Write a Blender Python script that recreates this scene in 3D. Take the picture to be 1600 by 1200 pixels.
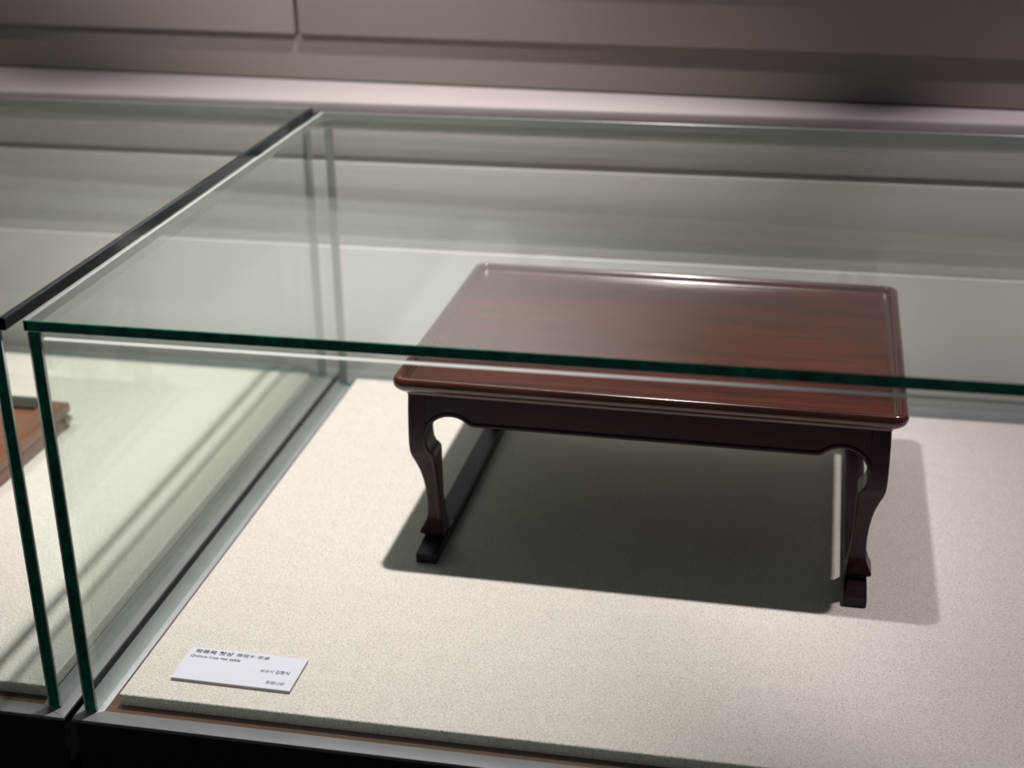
import bpy, bmesh, math, random
from mathutils import Vector, Matrix

random.seed(7)
for o in list(bpy.data.objects):
    bpy.data.objects.remove(o, do_unlink=True)
scene = bpy.context.scene
COL = scene.collection

# ------------------------------------------------------------------ camera
F_PX = 2251.9
cam_d = bpy.data.cameras.new('camera')
cam = bpy.data.objects.new('camera', cam_d)
COL.objects.link(cam)
yaw, pitch, roll = -0.19916, 0.40486, -0.01113
fwd = Vector((math.sin(yaw)*math.cos(pitch), math.cos(yaw)*math.cos(pitch), -math.sin(pitch)))
right = Vector((math.cos(yaw), -math.sin(yaw), 0))
up = right.cross(fwd)
r2 = right*math.cos(roll) + up*math.sin(roll)
u2 = -right*math.sin(roll) + up*math.cos(roll)
M = Matrix((r2, u2, -fwd)).transposed().to_4x4()
M.translation = Vector((0.47022, -0.77329, 0.60211))
cam.matrix_world = M
cam_d.sensor_fit = 'HORIZONTAL'
cam_d.sensor_width = 36.0
cam_d.lens = F_PX/1600*36.0
cam_d.clip_start = 0.05
cam_d.clip_end = 50
cam_d.dof.use_dof = True
cam_d.dof.focus_distance = 1.045
cam_d.dof.aperture_fstop = 5.0
scene.camera = cam

# ------------------------------------------------------------------ world, lamps, exposure
world = bpy.data.worlds.new('gallery_ambience')
scene.world = world
world.use_nodes = True
world.node_tree.nodes['Background'].inputs['Color'].default_value = (1.0, 0.95, 0.90, 1)
world.node_tree.nodes['Background'].inputs['Strength'].default_value = 0.042

def spot(name, loc, target, power, color, angle, blend, radius=0.02):
    l = bpy.data.lights.new(name, 'SPOT')
    l.energy = power
    l.color = color
    l.spot_size = math.radians(angle)
    l.spot_blend = blend
    l.shadow_soft_size = radius
    o = bpy.data.objects.new(name, l)
    COL.objects.link(o)
    o.location = loc
    d = Vector(target) - Vector(loc)
    o.rotation_euler = d.to_track_quat('-Z', 'Y').to_euler()
    return o

spot('ceiling_spot_warm', (0.255, 0.44, 1.48), (0.08, 0.39, 0.0), 130, (1.0, 0.935, 0.90), 52, 1.0)
spot('ceiling_spot_rosy', (0.95, 0.43, 1.48), (0.97, 0.40, 0.0), 54, (1.0, 0.88, 0.91), 48, 0.4)
spot('ceiling_spot_far', (-0.75, 0.44, 1.48), (-0.68, 0.42, 0.0), 42, (1.0, 0.93, 0.86), 50, 0.8)

spot('added_haze_panel_spot', (-0.10, -0.35, 1.95), (-0.06, 0.76, 0.95), 270, (1.0, 0.97, 0.97), 36, 1.0)  # added lamp, lights the out-of-view white panel for the glass haze

vs = scene.view_settings
vs.view_transform = 'Standard'
vs.look = 'None'
vs.exposure = 0.0
vs.gamma = 1.0
vs.use_curve_mapping = False
scene.cycles.transparent_max_bounces = 40
scene.cycles.max_bounces = 16

# ------------------------------------------------------------------ helpers
def tag(o, label=None, cat=None, group=None, kind=None):
    if label: o['label'] = label
    if cat: o['category'] = cat
    if group: o['group'] = group
    if kind: o['kind'] = kind
    return o

def empty(name, loc=(0, 0, 0), rz=0.0):
    o = bpy.data.objects.new(name, None)
    o.empty_display_size = 0.02
    COL.objects.link(o)
    o.location = loc
    o.rotation_euler = (0, 0, rz)
    return o

def link(name, me, mat, parent=None, smooth=False):
    if smooth:
        for p in me.polygons: p.use_smooth = True
    if mat is not None:
        me.materials.append(mat)
    o = bpy.data.objects.new(name, me)
    COL.objects.link(o)
    if parent is not None:
        o.parent = parent
    return o

def from_bm(name, bm, mat, parent=None, smooth=False):
    bmesh.ops.recalc_face_normals(bm, faces=bm.faces)
    me = bpy.data.meshes.new(name)
    bm.to_mesh(me)
    bm.free()
    return link(name, me, mat, parent, smooth)

def bm_box(bm, x0, x1, y0, y1, z0, z1):
    v = [bm.verts.new(p) for p in ((x0,y0,z0),(x1,y0,z0),(x1,y1,z0),(x0,y1,z0),(x0,y0,z1),(x1,y0,z1),(x1,y1,z1),(x0,y1,z1))]
    for f in ((0,3,2,1),(4,5,6,7),(0,1,5,4),(1,2,6,5),(2,3,7,6),(3,0,4,7)):
        bm.faces.new([v[i] for i in f])
    return bm

def box(name, x0, x1, y0, y1, z0, z1, mat, parent=None, bevel=0.0, seg=2):
    bm = bmesh.new()
    bm_box(bm, x0, x1, y0, y1, z0, z1)
    if bevel:
        bmesh.ops.bevel(bm, geom=list(bm.edges), offset=bevel, segments=seg, profile=0.5, affect='EDGES')
    o = from_bm(name, bm, mat, parent, smooth=False)
    if bevel:
        smooth_by_angle(o)
    return o

def smooth_by_angle(o, ang=40):
    me = o.data
    for p in me.polygons: p.use_smooth = True
    bm = bmesh.new(); bm.from_mesh(me)
    for e in bm.edges:
        if len(e.link_faces) == 2 and e.calc_face_angle(0) > math.radians(ang):
            e.smooth = False
    bm.to_mesh(me); bm.free()

# ------------------------------------------------------------------ materials
def new_mat(name):
    m = bpy.data.materials.new(name)
    m.use_nodes = True
    nt = m.node_tree
    return m, nt, nt.nodes, nt.links, nt.nodes['Principled BSDF']

def simple(name, col, rough=0.5, metal=0.0, spec=0.5, noise=0.0, nscale=60, bump=0.0):
    m, nt, N, L, b = new_mat(name)
    b.inputs['Base Color'].default_value = (*col, 1)
    b.inputs['Roughness'].default_value = rough
    b.inputs['Metallic'].default_value = metal
    b.inputs['Specular IOR Level'].default_value = spec
    if noise or bump:
        tc = N.new('ShaderNodeTexCoord')
        n = N.new('ShaderNodeTexNoise')
        n.inputs['Scale'].default_value = nscale
        n.inputs['Detail'].default_value = 4
        L.new(tc.outputs['Object'], n.inputs['Vector'])
        if noise:
            r = N.new('ShaderNodeValToRGB')
            r.color_ramp.elements[0].position = 0.3
            r.color_ramp.elements[1].position = 0.7
            r.color_ramp.elements[0].color = (*[c*(1-noise) for c in col], 1)
            r.color_ramp.elements[1].color = (*[min(1, c*(1+noise)) for c in col], 1)
            L.new(n.outputs['Fac'], r.inputs['Fac'])
            L.new(r.outputs['Color'], b.inputs['Base Color'])
        if bump:
            bp = N.new('ShaderNodeBump')
            bp.inputs['Strength'].default_value = bump
            bp.inputs['Distance'].default_value = 0.001
            L.new(n.outputs['Fac'], bp.inputs['Height'])
            L.new(bp.outputs['Normal'], b.inputs['Normal'])
    return m

def wood(name, dark, light, axis, rough=0.22, scale=1.0, coat=0.3, spec=0.5):
    m, nt, N, L, b = new_mat(name)
    tc = N.new('ShaderNodeTexCoord')
    mp = N.new('ShaderNodeMapping')
    s = [160*scale]*3
    s[axis] = 9*scale
    mp.inputs['Scale'].default_value = s
    L.new(tc.outputs['Object'], mp.inputs['Vector'])
    n = N.new('ShaderNodeTexNoise')
    n.inputs['Scale'].default_value = 1.0
    n.inputs['Detail'].default_value = 6
    n.inputs['Roughness'].default_value = 0.62
    n.inputs['Distortion'].default_value = 0.6
    L.new(mp.outputs['Vector'], n.inputs['Vector'])
    mp2 = N.new('ShaderNodeMapping')
    s2 = [22*scale]*3
    s2[axis] = 3*scale
    mp2.inputs['Scale'].default_value = s2
    L.new(tc.outputs['Object'], mp2.inputs['Vector'])
    n2 = N.new('ShaderNodeTexNoise')
    n2.inputs['Scale'].default_value = 1.0
    n2.inputs['Detail'].default_value = 3
    L.new(mp2.outputs['Vector'], n2.inputs['Vector'])
    mx = N.new('ShaderNodeMath'); mx.operation = 'MULTIPLY_ADD'
    mx.inputs[1].default_value = 0.6
    L.new(n.outputs['Fac'], mx.inputs[0])
    ml = N.new('ShaderNodeMath'); ml.operation = 'MULTIPLY'
    ml.inputs[1].default_value = 0.4
    L.new(n2.outputs['Fac'], ml.inputs[0])
    L.new(ml.outputs[0], mx.inputs[2])
    r = N.new('ShaderNodeValToRGB')
    r.color_ramp.elements[0].position = 0.36
    r.color_ramp.elements[0].color = (*dark, 1)
    r.color_ramp.elements[1].position = 0.64
    r.color_ramp.elements[1].color = (*light, 1)
    L.new(mx.outputs[0], r.inputs['Fac'])
    L.new(r.outputs['Color'], b.inputs['Base Color'])
    bp = N.new('ShaderNodeBump')
    bp.inputs['Strength'].default_value = 0.06
    bp.inputs['Distance'].default_value = 0.0005
    L.new(n.outputs['Fac'], bp.inputs['Height'])
    L.new(bp.outputs['Normal'], b.inputs['Normal'])
    b.inputs['Roughness'].default_value = rough
    b.inputs['Specular IOR Level'].default_value = spec
    b.inputs['Coat Weight'].default_value = coat
    b.inputs['Coat Roughness'].default_value = 0.12
    return m

def cloth_mat():
    m, nt, N, L, b = new_mat('cream_woven_cloth')
    tc = N.new('ShaderNodeTexCoord')
    mp = N.new('ShaderNodeMapping')
    mp.inputs['Scale'].default_value = (1.0, 1.35, 1.0)
    L.new(tc.outputs['Object'], mp.inputs['Vector'])
    n = N.new('ShaderNodeTexNoise')
    n.inputs['Scale'].default_value = 640
    n.inputs['Detail'].default_value = 2.0
    n.inputs['Roughness'].default_value = 0.6
    n.inputs['Distortion'].default_value = 0.8
    L.new(mp.outputs['Vector'], n.inputs['Vector'])
    w1 = N.new('ShaderNodeTexWave'); w1.bands_direction = 'X'
    w1.inputs['Scale'].default_value = 210; w1.inputs['Distortion'].default_value = 6
    w1.inputs['Detail'].default_value = 2; w1.inputs['Detail Scale'].default_value = 3
    w2 = N.new('ShaderNodeTexWave'); w2.bands_direction = 'Y'
    w2.inputs['Scale'].default_value = 210; w2.inputs['Distortion'].default_value = 6
    w2.inputs['Detail'].default_value = 2; w2.inputs['Detail Scale'].default_value = 3
    for w in (w1, w2): L.new(tc.outputs['Object'], w.inputs['Vector'])
    mm = N.new('ShaderNodeMath'); mm.operation = 'MAXIMUM'
    L.new(w1.outputs['Fac'], mm.inputs[0]); L.new(w2.outputs['Fac'], mm.inputs[1])
    ad = N.new('ShaderNodeMath'); ad.operation = 'MULTIPLY_ADD'
    ad.inputs[1].default_value = 0.35
    L.new(mm.outputs[0], ad.inputs[0]); L.new(n.outputs['Fac'], ad.inputs[2])
    r = N.new('ShaderNodeValToRGB')
    r.color_ramp.elements[0].position = 0.40
    r.color_ramp.elements[0].color = (0.44, 0.415, 0.38, 1)
    r.color_ramp.elements[1].position = 0.85
    r.color_ramp.elements[1].color = (0.88, 0.84, 0.785, 1)
    L.new(ad.outputs[0], r.inputs['Fac'])
    L.new(r.outputs['Color'], b.inputs['Base Color'])
    bp = N.new('ShaderNodeBump')
    bp.inputs['Strength'].default_value = 0.8
    bp.inputs['Distance'].default_value = 0.0007
    L.new(ad.outputs[0], bp.inputs['Height'])
    L.new(bp.outputs['Normal'], b.inputs['Normal'])
    b.inputs['Roughness'].default_value = 0.95
    b.inputs['Specular IOR Level'].default_value = 0.1
    return m

def glass_mat(name, tint, graze=0.957):
    """Clear sheet glass: Schlick reflection over a tinted see-through body."""
    m = bpy.data.materials.new(name)
    m.use_nodes = True
    nt = m.node_tree; N = nt.nodes; L = nt.links
    N.clear()
    out = N.new('ShaderNodeOutputMaterial')
    mix = N.new('ShaderNodeMixShader')
    tr = N.new('ShaderNodeBsdfTransparent'); tr.inputs['Color'].default_value = (*tint, 1)
    gl = N.new('ShaderNodeBsdfGlossy'); gl.inputs['Roughness'].default_value = 0.0
    gl.inputs['Color'].default_value = (0.97, 1.0, 0.985, 1)
    g = N.new('ShaderNodeNewGeometry')
    d = N.new('ShaderNodeVectorMath'); d.operation = 'DOT_PRODUCT'
    L.new(g.outputs['Normal'], d.inputs[0]); L.new(g.outputs['Incoming'], d.inputs[1])
    a = N.new('ShaderNodeMath'); a.operation = 'ABSOLUTE'; L.new(d.outputs['Value'], a.inputs[0])
    s = N.new('ShaderNodeMath'); s.operation = 'SUBTRACT'; s.inputs[0].default_value = 1.0
    L.new(a.outputs[0], s.inputs[1])
    p = N.new('ShaderNodeMath'); p.operation = 'POWER'; p.inputs[1].default_value = 5.0
    L.new(s.outputs[0], p.inputs[0])
    f = N.new('ShaderNodeMath'); f.operation = 'MULTIPLY_ADD'
    f.inputs[1].default_value = graze; f.inputs[2].default_value = 0.043
    L.new(p.outputs[0], f.inputs[0])
    L.new(f.outputs[0], mix.inputs[0])
    L.new(tr.outputs[0], mix.inputs[1]); L.new(gl.outputs[0], mix.inputs[2])
    L.new(mix.outputs[0], out.inputs['Surface'])
    return m

M_GLASS_TOP = glass_mat('clear_glass_top', (0.980, 0.986, 0.981))
M_GLASS_SIDE = glass_mat('clear_glass_side', (0.950, 0.974, 0.960), 0.35)
M_GLASS_FRONT = glass_mat('clear_glass_front', (0.985, 0.995, 0.990), 0.6)
M_EDGE = simple('green_polished_glass_edge', (0.006, 0.260, 0.190), 0.12, spec=0.6, noise=0.5, nscale=90)
M_EDGE_DARK = simple('dark_glass_edge', (0.004, 0.014, 0.015), 0.10, spec=0.8)
M_EDGE_PALE = simple('pale_grey_green_glass_edge', (0.38, 0.43, 0.41), 0.2, spec=0.6)
M_ARRIS = simple('bright_line_arris', (0.92, 0.94, 0.92), 0.35)  # white painted in for the bright cloth refracted along the glass edge
M_CLOTH = cloth_mat()
M_METAL = simple('grey_painted_metal', (0.36, 0.375, 0.385), 0.42, metal=0.3, noise=0.08, nscale=30)
M_GASKET = simple('dark_gasket', (0.012, 0.012, 0.013), 0.5)
M_BASE = simple('dark_plinth', (0.012, 0.009, 0.009), 0.55, noise=0.2, nscale=8)
M_DECK = wood('brown_deck_wood', (0.08, 0.036, 0.018), (0.17, 0.08, 0.042), 0, rough=0.45, coat=0.0)
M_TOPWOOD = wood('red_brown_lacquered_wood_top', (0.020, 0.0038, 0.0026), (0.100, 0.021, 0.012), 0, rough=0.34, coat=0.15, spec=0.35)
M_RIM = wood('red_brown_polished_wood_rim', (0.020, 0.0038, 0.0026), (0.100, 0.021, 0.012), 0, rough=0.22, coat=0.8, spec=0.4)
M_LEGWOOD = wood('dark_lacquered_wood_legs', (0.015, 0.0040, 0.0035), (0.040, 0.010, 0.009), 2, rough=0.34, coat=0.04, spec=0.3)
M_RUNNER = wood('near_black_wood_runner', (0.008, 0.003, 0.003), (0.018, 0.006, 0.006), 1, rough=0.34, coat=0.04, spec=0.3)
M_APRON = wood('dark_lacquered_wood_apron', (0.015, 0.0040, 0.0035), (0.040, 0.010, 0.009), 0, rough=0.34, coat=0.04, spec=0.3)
M_BOXWOOD = wood('orange_brown_wood', (0.13, 0.05, 0.027), (0.26, 0.115, 0.065), 1, rough=0.35)
M_IRON = simple('dark_iron_fitting', (0.10, 0.10, 0.095), 0.3, metal=0.7)
M_BRASS = simple('dull_pale_brass', (0.38, 0.31, 0.24), 0.45, metal=0.4)
M_WALL = simple('taupe_wall_paint', (0.33, 0.29, 0.275), 0.9, spec=0.2, noise=0.04, nscale=3)
M_SHADE_BAND = simple('taupe_shade_band', (0.25, 0.22, 0.20), 0.9, spec=0.2)
M_PANEL = simple('pale_grey_panel_paint', (0.86, 0.85, 0.82), 0.8, spec=0.3, noise=0.03, nscale=4)
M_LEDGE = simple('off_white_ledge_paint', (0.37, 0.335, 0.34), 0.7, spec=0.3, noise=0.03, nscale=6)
M_WHITE = simple('white_panel_paint', (0.85, 0.84, 0.82), 0.8, spec=0.2)
M_SHADE_LINE = simple('grey_shade_line', (0.30, 0.29, 0.26), 0.9)
M_FLOOR = simple('dark_gallery_floor', (0.06, 0.055, 0.05), 0.5, noise=0.15, nscale=4)
M_CARD = simple('white_card', (0.72, 0.72, 0.84), 0.6)
M_CARDCORE = simple('grey_card_core', (0.42, 0.41, 0.38), 0.8)
M_INK = simple('dark_grey_ink', (0.035, 0.035, 0.045), 0.7)
M_INK2 = simple('mid_grey_ink', (0.10, 0.10, 0.12), 0.7)

ZF = -0.0105          # top of the metal frames
FLOOR_Z = -0.85

# ------------------------------------------------------------------ setting
tag(box('floor', -3.0, 3.5, -2.5, 1.2, FLOOR_Z-0.05, FLOOR_Z, M_FLOOR), 'dark gallery floor under the display cases', None, None, 'structure')
wall = box('wall_back', -2.6, 3.2, 0.0, 0.1, FLOOR_Z, 2.6, M_WALL)
WALL_RZ = math.atan2(0.722-0.785, 0.604+0.46)
wall.location = (0.0, 0.785 + (0.0+0.46)*math.tan(WALL_RZ), 0.0)
wall.rotation_euler = (0, 0, WALL_RZ)
tag(wall, 'taupe gallery wall rising behind the glass cases', None, None, 'structure')
# upper wall boards: two slightly proud boards that leave a seam, and a band above the ledge, darkened to imitate shade
for i, (a, b_) in enumerate(((-2.6, -0.075), (-0.069, 3.2))):
    o = box('wall_board', a, b_, -0.012, 0.002, 0.335, 2.6, M_WALL, wall, bevel=0.002)
box('added_haze_panel', -1.2, 1.8, -0.022, -0.011, 0.415, 1.25, M_WHITE, wall, bevel=0.002)  # added panel out of view; its reflection gives the glass top haze
o = box('shade_band', -2.6, 3.2, -0.006, 0.002, 0.286, 0.334, M_SHADE_BAND, wall)
# ledge
bm = bmesh.new()
pts = [(-2.6, 0.660), (3.2, 0.660), (3.2, 0.58), (-2.6, 0.92)]
xa, xb = -2.6, 3.2
ya = wall.location.y + xa*math.tan(WALL_RZ) + 0.01
yb = wall.location.y + xb*math.tan(WALL_RZ) + 0.01
xb = 2.0; yb = wall.location.y + xb*math.tan(WALL_RZ) + 0.01
vs_ = []
for z in (0.268, 0.284):
    vs_.append([bm.verts.new(p) for p in ((xa, 0.655, z), (xb, 0.655, z), (xb, max(yb, 0.66), z), (xa, ya, z))])
bm.faces.new(vs_[0][::-1]); bm.faces.new(vs_[1])
for i in range(4):
    j = (i+1) % 4
    bm.faces.new((vs_[0][i], vs_[0][j], vs_[1][j], vs_[1][i]))
bmesh.ops.bevel(bm, geom=list(bm.edges), offset=0.003, segments=3, profile=0.5, affect='EDGES')
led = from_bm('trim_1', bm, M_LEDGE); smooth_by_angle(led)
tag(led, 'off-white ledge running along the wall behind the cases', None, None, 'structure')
# lower wall boards; dark gaps and the recessed strip stand in for shadow lines
low = box('wall_lower', -2.6, 2.0, 0.668, 0.70, FLOOR_Z, 0.268, M_SHADE_LINE)
tag(low, 'pale grey boarded lower wall seen through the glass', None, None, 'structure')
for (z0, z1, y) in ((0.226, 0.2675, 0.658), (0.150, 0.219, 0.658), (0.126, 0.149, 0.6605), (-0.20, 0.125, 0.658), (-0.55, -0.207, 0.658), (FLOOR_Z+0.002, -0.557, 0.658)):
    box('wall_board', -2.6, 2.0, y, 0.670, z0, z1, M_PANEL, low, bevel=0.0015)

# ------------------------------------------------------------------ display cases
def pane(name, ext, mat, parent, edges, edge_mat=M_EDGE, cap0=0.0012, caps={}, emats={}):
    """A sheet of glass; edges lists which of its narrow sides get a polished edge strip."""
    x0, x1, y0, y1, z0, z1 = ext
    bx = list(ext)
    strips = []
    for e in edges:
        s = list(ext)
        cap = caps.get(e, cap0)
        if e == '-x': s[1] = x0+cap; bx[0] = x0+cap
        if e == '+x': s[0] = x1-cap; bx[1] = x1-cap
        if e == '-y': s[3] = y0+cap; bx[2] = y0+cap
        if e == '+y': s[2] = y1-cap; bx[3] = y1-cap
        if e == '-z': s[5] = z0+cap; bx[4] = z0+cap
        if e == '+z': s[4] = z1-cap; bx[5] = z1-cap
        strips.append((s, emats.get(e, edge_mat)))
    bm = bmesh.new()
    bm_box(bm, *bx)
    # the faces hidden behind the polished strips are left open
    p = from_bm(name, bm, mat, parent)
    for s, em in strips:
        bm = bmesh.new(); bm_box(bm, *s)
        bmesh.ops.bevel(bm, geom=list(bm.edges), offset=0.0004, segments=1, affect='EDGES')
        from_bm('polished_edge', bm, em, p)
    return p

def thin_bar(name, a, b, r, mat, parent):
    a, b = Vector(a), Vector(b)
    d = (b-a).normalized()
    u = d.orthogonal().normalized(); v = d.cross(u)
    bm = bmesh.new()
    ra = [bm.verts.new(a + (u*math.cos(t)+v*math.sin(t))*r) for t in [k*math.pi/3 for k in range(6)]]
    rb = [bm.verts.new(b + (u*math.cos(t)+v*math.sin(t))*r) for t in [k*math.pi/3 for k in range(6)]]
    for i in range(6):
        j = (i+1) % 6
        bm.faces.new((ra[i], ra[j], rb[j], rb[i]))
    bm.faces.new(ra[::-1]); bm.faces.new(rb)
    return from_bm(name, bm, mat, parent, True)

def rail(name, pts_in, pts_out, z0, z1, mat, parent, bevel=0.001):
    """A mitred frame rail: quad footprint from inner edge to outer edge."""
    foot = [pts_in[0], pts_in[1], pts_out[1], pts_out[0]]
    bm = bmesh.new()
    lo = [bm.verts.new((x, y, z0)) for x, y in foot]
    hi = [bm.verts.new((x, y, z1)) for x, y in foot]
    bm.faces.new(lo); bm.faces.new(hi)
    for i in range(4):
        j = (i+1) % 4
        bm.faces.new((lo[i], lo[j], hi[j], hi[i]))
    bmesh.ops.recalc_face_normals(bm, faces=bm.faces)
    bmesh.ops.bevel(bm, geom=list(bm.edges), offset=0.0006, segments=2, profile=0.5, affect='EDGES')
    o = from_bm(name, bm, mat, parent); smooth_by_angle(o)
    return o

def display_case(label, X0, X1, side, H=0.2846, top_x0=None, top_x1=None, pane_l=None, pane_r=None, top_t=0.0072, top_edge=M_EDGE, D=0.6026):
    """X0..X1: outer frame; pane_l / pane_r: x ranges of the side panes."""
    root = empty('display_case', (0.5*(X0+X1), 0.3, FLOOR_Z))
    holder = Matrix.Translation(-Vector(root.location))
    before = set(bpy.data.objects)
    yf, yb = -0.0115, 0.640
    xi0, xi1 = pane_l[1]+0.0050, pane_r[0]-0.0050
    yi0, yi1 = 0.0017, 0.606
    base = box('plinth', X0+0.001, X1-0.001, yf+0.0015, yb-0.001, FLOOR_Z, ZF-0.0034, M_BASE, root, bevel=0.0015)
    rail('frame_rail', ((xi0, yi0), (xi1, yi0)), ((X0, yf), (X1, yf)), ZF-0.0032, ZF, M_METAL, root)
    rail('frame_rail', ((xi0, yi1), (xi0, yi0)), ((X0, yb), (X0, yf)), ZF-0.0032, ZF, M_METAL, root)
    rail('frame_rail', ((xi1, yi0), (xi1, yi1)), ((X1, yf), (X1, yb)), ZF-0.0032, ZF, M_METAL, root)
    rail('frame_rail', ((xi1, yi1), (xi0, yi1)), ((X1, yb), (X0, yb)), ZF-0.0032, ZF, M_METAL, root)
    box('deck_board', xi0+0.0003, xi1-0.0003, yi0+0.0003, yi1-0.0003, ZF-0.0032, ZF-0.0006, M_DECK, root)
    zt = H - top_t
    pz = ZF+0.0002
    t = pane('top_pane', (top_x0, top_x1, 0.0, D, zt, H), M_GLASS_TOP, root, ('-y', '+y', '-x', '+x'), top_edge, caps={'-x': 0.003, '+x': 0.0045}, emats={'+y': M_EDGE_PALE, '-x': M_EDGE_PALE} if X0 > -1 else {'+y': M_EDGE_PALE})
    f = pane('front_pane', (pane_l[1]+0.0003, pane_r[0]-0.0003, 0.0004, 0.0080, pz, zt-0.0003), M_GLASS_FRONT, root, ())
    bm = bmesh.new()
    tri = ((0.0002, zt-0.0052), (0.0036, zt-0.0045), (0.0036, zt-0.0052))
    ends = [[bm.verts.new((xx, y, z)) for y, z in tri] for xx in (pane_l[1]+0.0005, pane_r[0]-0.0005)]
    bm.faces.new(ends[0]); bm.faces.new(ends[1])
    for i in range(3):
        j = (i+1) % 3
        bm.faces.new((ends[0][i], ends[0][j], ends[1][j], ends[1][i]))
    from_bm('arris', bm, M_ARRIS, f)
    b = pane('back_pane', (pane_l[1]+0.0003, pane_r[0]-0.0003, D-0.0105, D-0.0025, pz, zt-0.0003), M_GLASS_FRONT, root, ('-z',))
    for nm, (a, c) in (('side_pane', pane_l), ('side_pane', pane_r)):
        s = pane(nm, (a, c, 0.0, D-0.002, pz, zt-0.0003), M_GLASS_SIDE, root, ('-y', '+y'), emats={'+y': M_EDGE_PALE})
        for xx in (a+0.0004, c-0.0004):
            thin_bar('arris', (xx, -0.0002, pz+0.001), (xx, -0.0002, zt-0.001), 0.0006, M_ARRIS, s)
    for o in bpy.data.objects:
        if o not in before and o.parent == root:
            o.matrix_parent_inverse = holder
    tag(root, label, 'display case', 'glass display cases in a row')
    return root

display_case('glass display case that holds the red-brown tea table', -0.0025, 1.25, 1,
             top_x0=0.0, top_x1=1.246, pane_l=(0.0025, 0.0117), pane_r=(1.236, 1.2442))
display_case('neighbouring glass display case cut off by the left edge of the picture', -1.26, -0.0085, -1,
             top_x0=-1.256, top_x1=-0.0125, pane_l=(-1.2542, -1.246), pane_r=(-0.0252, -0.0160),
             top_t=0.0085, top_edge=M_EDGE_DARK, H=0.2852, D=0.614)

# ------------------------------------------------------------------ cloth-covered boards
def cloth_board(label, x0, x1, y0, y1):
    root = empty('display_board', (0.5*(x0+x1), 0.5*(y0+y1), ZF-0.0005))
    cx, cy = root.location.x, root.location.y
    bm = bmesh.new()
    bm_box(bm, x0-cx, x1-cx, y0-cy, y1-cy, 0.0013, -root.location.z)
    bmesh.ops.bevel(bm, geom=list(bm.edges), offset=0.0012, segments=3, profile=0.5, affect='EDGES')
    o = from_bm('cloth_cover', bm, M_CLOTH, root); smooth_by_angle(o)
    # spacer battens that lift the board off the deck
    for yy in (y0-cy+0.06, 0.0, y1-cy-0.06):
        box('spacer', x0-cx+0.05, x1-cx-0.05, yy-0.01, yy+0.01, 0.0, 0.0014, M_GASKET, root)
    tag(root, label, 'display board', 'cloth covered boards in the cases')
    return root

cloth_board('cream woven cloth board under the tea table', 0.0251, 1.222, 0.0089, 0.5905)
cloth_board('cream woven cloth board under the low brown wooden box', -1.232, -0.0300, 0.0088, 0.596)

# ------------------------------------------------------------------ tea table
TT = empty('tea_table', (0.36994, 0.37892, 0.0), -0.01672)
tag(TT, 'low dark red-brown lacquered tea table with curved legs on cream cloth', 'table')
HW, HD = 0.1990, 0.1496

def rrect(hw, hd, r, n=6):
    out = []
    for (sx, sy, a0) in ((1, 1, 0), (-1, 1, 90), (-1, -1, 180), (1, -1, 270)):
        for k in range(n+1):
            a = math.radians(a0 + 90*k/n)
            out.append((sx*(hw-r)+r*math.cos(a), sy*(hd-r)+r*math.sin(a)))
    return out

def loft(profile, hw, hd, name, mat, parent, close_last=False, close_first=False):
    bm = bmesh.new()
    rings = []
    for (ins, z, r) in profile:
        rings.append([bm.verts.new((x, y, z)) for x, y in rrect(hw-ins, hd-ins, max(r, 0.0008))])
    n = len(rings[0])
    for a, b in zip(rings, rings[1:]):
        for i in range(n):
            j = (i+1) % n
            bm.faces.new((a[i], a[j], b[j], b[i]))
    if close_last: bm.faces.new(rings[-1])
    if close_first: bm.faces.new(rings[0][::-1])
    o = from_bm(name, bm, mat, parent)
    smooth_by_angle(o, 50)
    return o

rim_prof = [(0.0130, 0.1450, 0.004), (0.0130, 0.1432, 0.004), (0.0100, 0.1432, 0.004), (0.0098, 0.1450, 0.004), (0.0090, 0.1458, 0.005),
            (0.0062, 0.1467, 0.006), (0.0034, 0.1482, 0.009), (0.0014, 0.1502, 0.010), (0.0003, 0.1525, 0.011), (0.0, 0.1548, 0.011),
            (0.0004, 0.1570, 0.011), (0.0015, 0.1586, 0.010), (0.0030, 0.1592, 0.009), (0.0048, 0.1591, 0.007), (0.0062, 0.1585, 0.006),
            (0.0072, 0.1572, 0.005), (0.0080, 0.1552, 0.0045), (0.0090, 0.1537, 0.004), (0.0105, 0.1529, 0.004), (0.0120, 0.1526, 0.004), (0.0130, 0.15255, 0.004)]
loft(rim_prof, HW, HD, 'tray_rim', M_RIM, TT)
tp = loft([(0.0129, 0.1434, 0.004), (0.0129, 0.1525, 0.004)], HW, HD, 'top_panel', M_TOPWOOD, TT, True, True)
for p in tp.data.polygons: p.use_smooth = False

OUT = [(0.1440, 0.1876), (0.130, 0.1881), (0.113, 0.1884), (0.100, 0.1884), (0.092, 0.1880), (0.0870, 0.1868), (0.0800, 0.1842), (0.0720, 0.1817),
       (0.0640, 0.1800), (0.055, 0.1787), (0.046, 0.1780), (0.036, 0.1778), (0.030, 0.1781), (0.0255, 0.1790), (0.0215, 0.1806), (0.0180, 0.1826),
       (0.0160, 0.1835), (0.0145, 0.1832), (0.0130, 0.1816), (0.0115, 0.1802), (0.0098, 0.1798)]
INN = [(0.1440, 0.1735), (0.104, 0.1735), (0.098, 0.1728), (0.094, 0.1712), (0.0905, 0.1683), (0.088, 0.1674), (0.045, 0.1672), (0.034, 0.1662),
       (0.028, 0.1656), (0.022, 0.1645), (0.016, 0.1634), (0.0145, 0.1634), (0.0098, 0.1638)]
def interp(tab, z):
    if z >= tab[0][0]: return tab[0][1]
    for (z1, v1), (z0, v0) in zip(tab, tab[1:]):
        if z >= z0:
            return v0 + (v1-v0)*(z-z0)/(z1-z0)
    return tab[-1][1]
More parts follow.
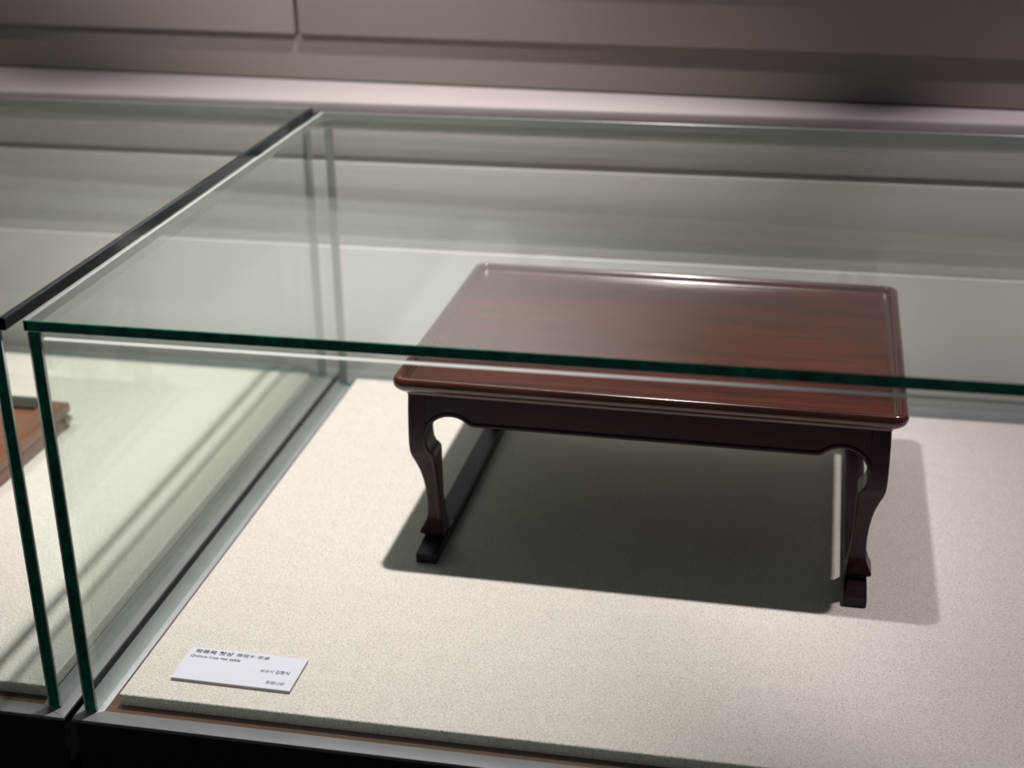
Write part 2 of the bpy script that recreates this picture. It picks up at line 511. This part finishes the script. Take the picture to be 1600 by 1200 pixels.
YOFF = 0.0492                      # y outline = x outline shifted inward
LEG_DEPTH = 0.022

def make_leg(sx, sy):
    bm = bmesh.new()
    rings = []
    zs = sorted(set([z for z, _ in OUT] + [z for z, _ in INN]), reverse=True)
    for z in zs:
        xo = interp(OUT, z); xi = interp(INN, z)
        yo = xo - YOFF
        yi = yo - (LEG_DEPTH if z > 0.02 else LEG_DEPTH - 0.001)
        yi = 0.1385 - LEG_DEPTH - (0.1735 - xi)*0.4
        c = 0.0008
        rings.append([bm.verts.new((sx*x, sy*y, z)) for x, y in ((xo-c, yo), (xo, yo-c), (xo, yi+c), (xo-c, yi), (xi+c, yi), (xi, yi+c), (xi, yo-c), (xi+c, yo))])
    n = 8
    for a, b in zip(rings, rings[1:]):
        for i in range(n):
            j = (i+1) % n
            bm.faces.new((a[i], a[j], b[j], b[i]))
    bm.faces.new(rings[0]); bm.faces.new(rings[-1])
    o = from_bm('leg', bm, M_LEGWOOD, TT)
    smooth_by_angle(o, 28)
    return o

# arch outline measured from the outer face of the table frame: (distance inward, z)
ARCH = [(0.0149, 0.104), (0.0155, 0.1085), (0.0168, 0.1130), (0.0190, 0.1172), (0.0222, 0.1208), (0.0262, 0.1235), (0.0310, 0.1252), (0.0362, 0.1256),
        (0.0410, 0.1248), (0.0447, 0.1232), (0.0475, 0.1213), (0.0500, 0.1192), (0.0520, 0.1184), (0.0560, 0.1180)]
HXF, HYF = 0.1884, 0.1392          # half extents of the outer faces

def arch_points(half):
    """Lower contour of an apron from -half to +half (leg to leg)."""
    lf = [(-half + d, z) for d, z in ARCH]
    return lf + [(-x, z) for x, z in reversed(lf)]

def apron(half, face, thick, axis, sgn, mat):
    pts = arch_points(half)
    poly = pts + [(half-0.0149, 0.1436), (-half+0.0149, 0.1436)]
    bm = bmesh.new()
    fr, bk = [], []
    for (s, z) in poly:
        if axis == 'x':
            fr.append(bm.verts.new((s, sgn*face, z))); bk.append(bm.verts.new((s, sgn*(face-thick), z)))
        else:
            fr.append(bm.verts.new((sgn*face, s, z))); bk.append(bm.verts.new((sgn*(face-thick), s, z)))
    n = len(poly)
    f1 = bm.faces.new(fr); f2 = bm.faces.new(bk[::-1])
    for i in range(n):
        j = (i+1) % n
        bm.faces.new((fr[i], fr[j], bk[j], bk[i]))
    bm.normal_update()
    bmesh.ops.triangulate(bm, faces=[f1, f2])
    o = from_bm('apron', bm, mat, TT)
    smooth_by_angle(o, 30)
    # raised bead that follows the arch and runs down the inner edge of both legs
    w = 0.0019
    path = []
    zl = [0.0225, 0.030, 0.040, 0.055, 0.070, 0.080, 0.087, 0.0905, 0.094, 0.098]
    for z in zl:
        path.append((-(interp(INN, z) + HXF*0 - (HXF-half)) - 0.0, z))
    path += pts
    for z in reversed(zl):
        path.append(((interp(INN, z) - (HXF-half)), z))
    bm = bmesh.new()
    rings = []
    for i, (s, z) in enumerate(path):
        p0 = path[max(i-1, 0)]; p1 = path[min(i+1, len(path)-1)]
        t = Vector((p1[0]-p0[0], p1[1]-p0[1])).normalized()
        nrm = Vector((-t.y, t.x))          # left of travel = into the wood
        cs, cz = s + nrm.x*w, z + nrm.y*w
        fo = (interp(OUT, cz) - (HXF-face)) if cz < 0.104 else face
        if cz >= 0.104: fo = face + 0.0002
        ring = []
        for k in range(8):
            a = 2*math.pi*k/8
            ss = cs + nrm.x*w*math.cos(a); zz = cz + nrm.y*w*math.cos(a)
            oo = fo + 0.0011*math.sin(a)
            ring.append(bm.verts.new((ss, sgn*oo, zz) if axis == 'x' else (sgn*oo, ss, zz)))
        rings.append(ring)
    for a, b in zip(rings, rings[1:]):
        for i in range(8):
            j = (i+1) % 8
            bm.faces.new((a[i], a[j], b[j], b[i]))
    bm.faces.new(rings[0]); bm.faces.new(rings[-1])
    from_bm('bead_moulding', bm, mat, o, True)
    return o

for sx in (-1, 1):
    for sy in (-1, 1):
        make_leg(sx, sy)
for sgn in (-1, 1):
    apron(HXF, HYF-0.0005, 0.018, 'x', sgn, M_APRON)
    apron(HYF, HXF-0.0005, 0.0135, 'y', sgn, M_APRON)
# corner blocks close the top of each corner between the aprons: the legs fill it; floor runners join the feet
for sx in (-1, 1):
    xo, xi = 0.1805, 0.1632
    bm = bmesh.new()
    prof = [(-0.1580, 0.0), (0.1580, 0.0), (0.1580, 0.0088), (0.137, 0.0104), (-0.137, 0.0104), (-0.1580, 0.0088)]
    a = [bm.verts.new((sx*xo, y, z)) for y, z in prof]
    b = [bm.verts.new((sx*xi, y, z)) for y, z in prof]
    n = len(prof)
    bm.faces.new(a); bm.faces.new(b[::-1])
    for i in range(n):
        j = (i+1) % n
        bm.faces.new((a[i], a[j], b[j], b[i]))
    bmesh.ops.recalc_face_normals(bm, faces=bm.faces)
    bmesh.ops.bevel(bm, geom=[e for e in bm.edges if e.calc_face_angle(0) > 0.6], offset=0.0005, segments=2, affect='EDGES')
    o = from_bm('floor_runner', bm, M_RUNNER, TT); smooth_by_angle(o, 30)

# ------------------------------------------------------------------ label card
LC = empty('label_card', (0.0550, 0.0314, 0.0), -0.01167)
tag(LC, 'small white label card with Korean lettering lying on the cloth', 'label card')
box('card_board', 0.0, 0.090, 0.0, 0.0399, 0.0001, 0.0022, M_CARDCORE, LC)
box('card_face', 0.0, 0.090, 0.0, 0.0399, 0.0022, 0.0025, M_CARD, LC)

def lettering(txt, x0, x1, y, h, mat, bold=0.0, shear=0.0):
    c = bpy.data.curves.new('lettering', 'FONT')
    c.body = txt
    c.size = 1.0
    c.offset = bold
    c.shear = shear
    c.resolution_u = 2
    o = bpy.data.objects.new('lettering_source', c)
    COL.objects.link(o)
    bpy.context.view_layer.update()
    dg = bpy.context.evaluated_depsgraph_get()
    me = bpy.data.meshes.new_from_object(o.evaluated_get(dg))
    bpy.data.objects.remove(o, do_unlink=True)
    xs = [v.co.x for v in me.vertices]; ys = [v.co.y for v in me.vertices]
    sx = (x1-x0)/(max(xs)-min(xs)); sy = h/(max(ys)-min(ys))
    mx, my = min(xs), min(ys)
    for v in me.vertices:
        v.co = ((v.co.x-mx)*sx + x0, (v.co.y-my)*sy + y, 0.00256)
    me.name = 'lettering'
    me.materials.clear()
    return link('lettering', me, mat, LC)

lettering('화류목 찻상', 0.0042, 0.0338, 0.0328, 0.0050, M_INK, 0.024)
lettering('樺榴木 茶桌', 0.0362, 0.0620, 0.0333, 0.0044, M_INK2, 0.006)
lettering('Quince tree tea table', 0.0028, 0.0419, 0.0268, 0.0040, M_INK, 0.014)
lettering('보유자', 0.0605, 0.0710, 0.0180, 0.0040, M_INK, 0.006)
lettering('김창식', 0.0722, 0.0826, 0.0180, 0.0044, M_INK, 0.018)
lettering('화류나무', 0.0695, 0.0834, 0.0049, 0.0040, M_INK, 0.012)

# ------------------------------------------------------------------ wooden box in the neighbouring case
WB = empty('wooden_box', (-0.36, 0.30, 0.0))
tag(WB, 'low orange-brown wooden box with dark metal fitting in the neighbouring case', 'box')
def wb(name, x0, x1, y0, y1, z0, z1, mat, parent=WB, bevel=0.0015):
    return box(name, x0+0.36, x1+0.36, y0-0.30, y1-0.30, z0, z1, mat, parent, bevel)
wb('body', -0.52, -0.2225, 0.17, 0.424, 0.0005, 0.0150, M_BOXWOOD)
lid = wb('lid', -0.522, -0.2205, 0.168, 0.426, 0.0155, 0.0260, M_BOXWOOD, bevel=0.002)
wb('metal_fitting', -0.300, -0.245, 0.400, 0.4235, 0.0258, 0.0300, M_IRON)
wb('corner_fitting', -0.2235, -0.2200, 0.414, 0.4262, 0.006, 0.0115, M_BRASS, bevel=0.0008)
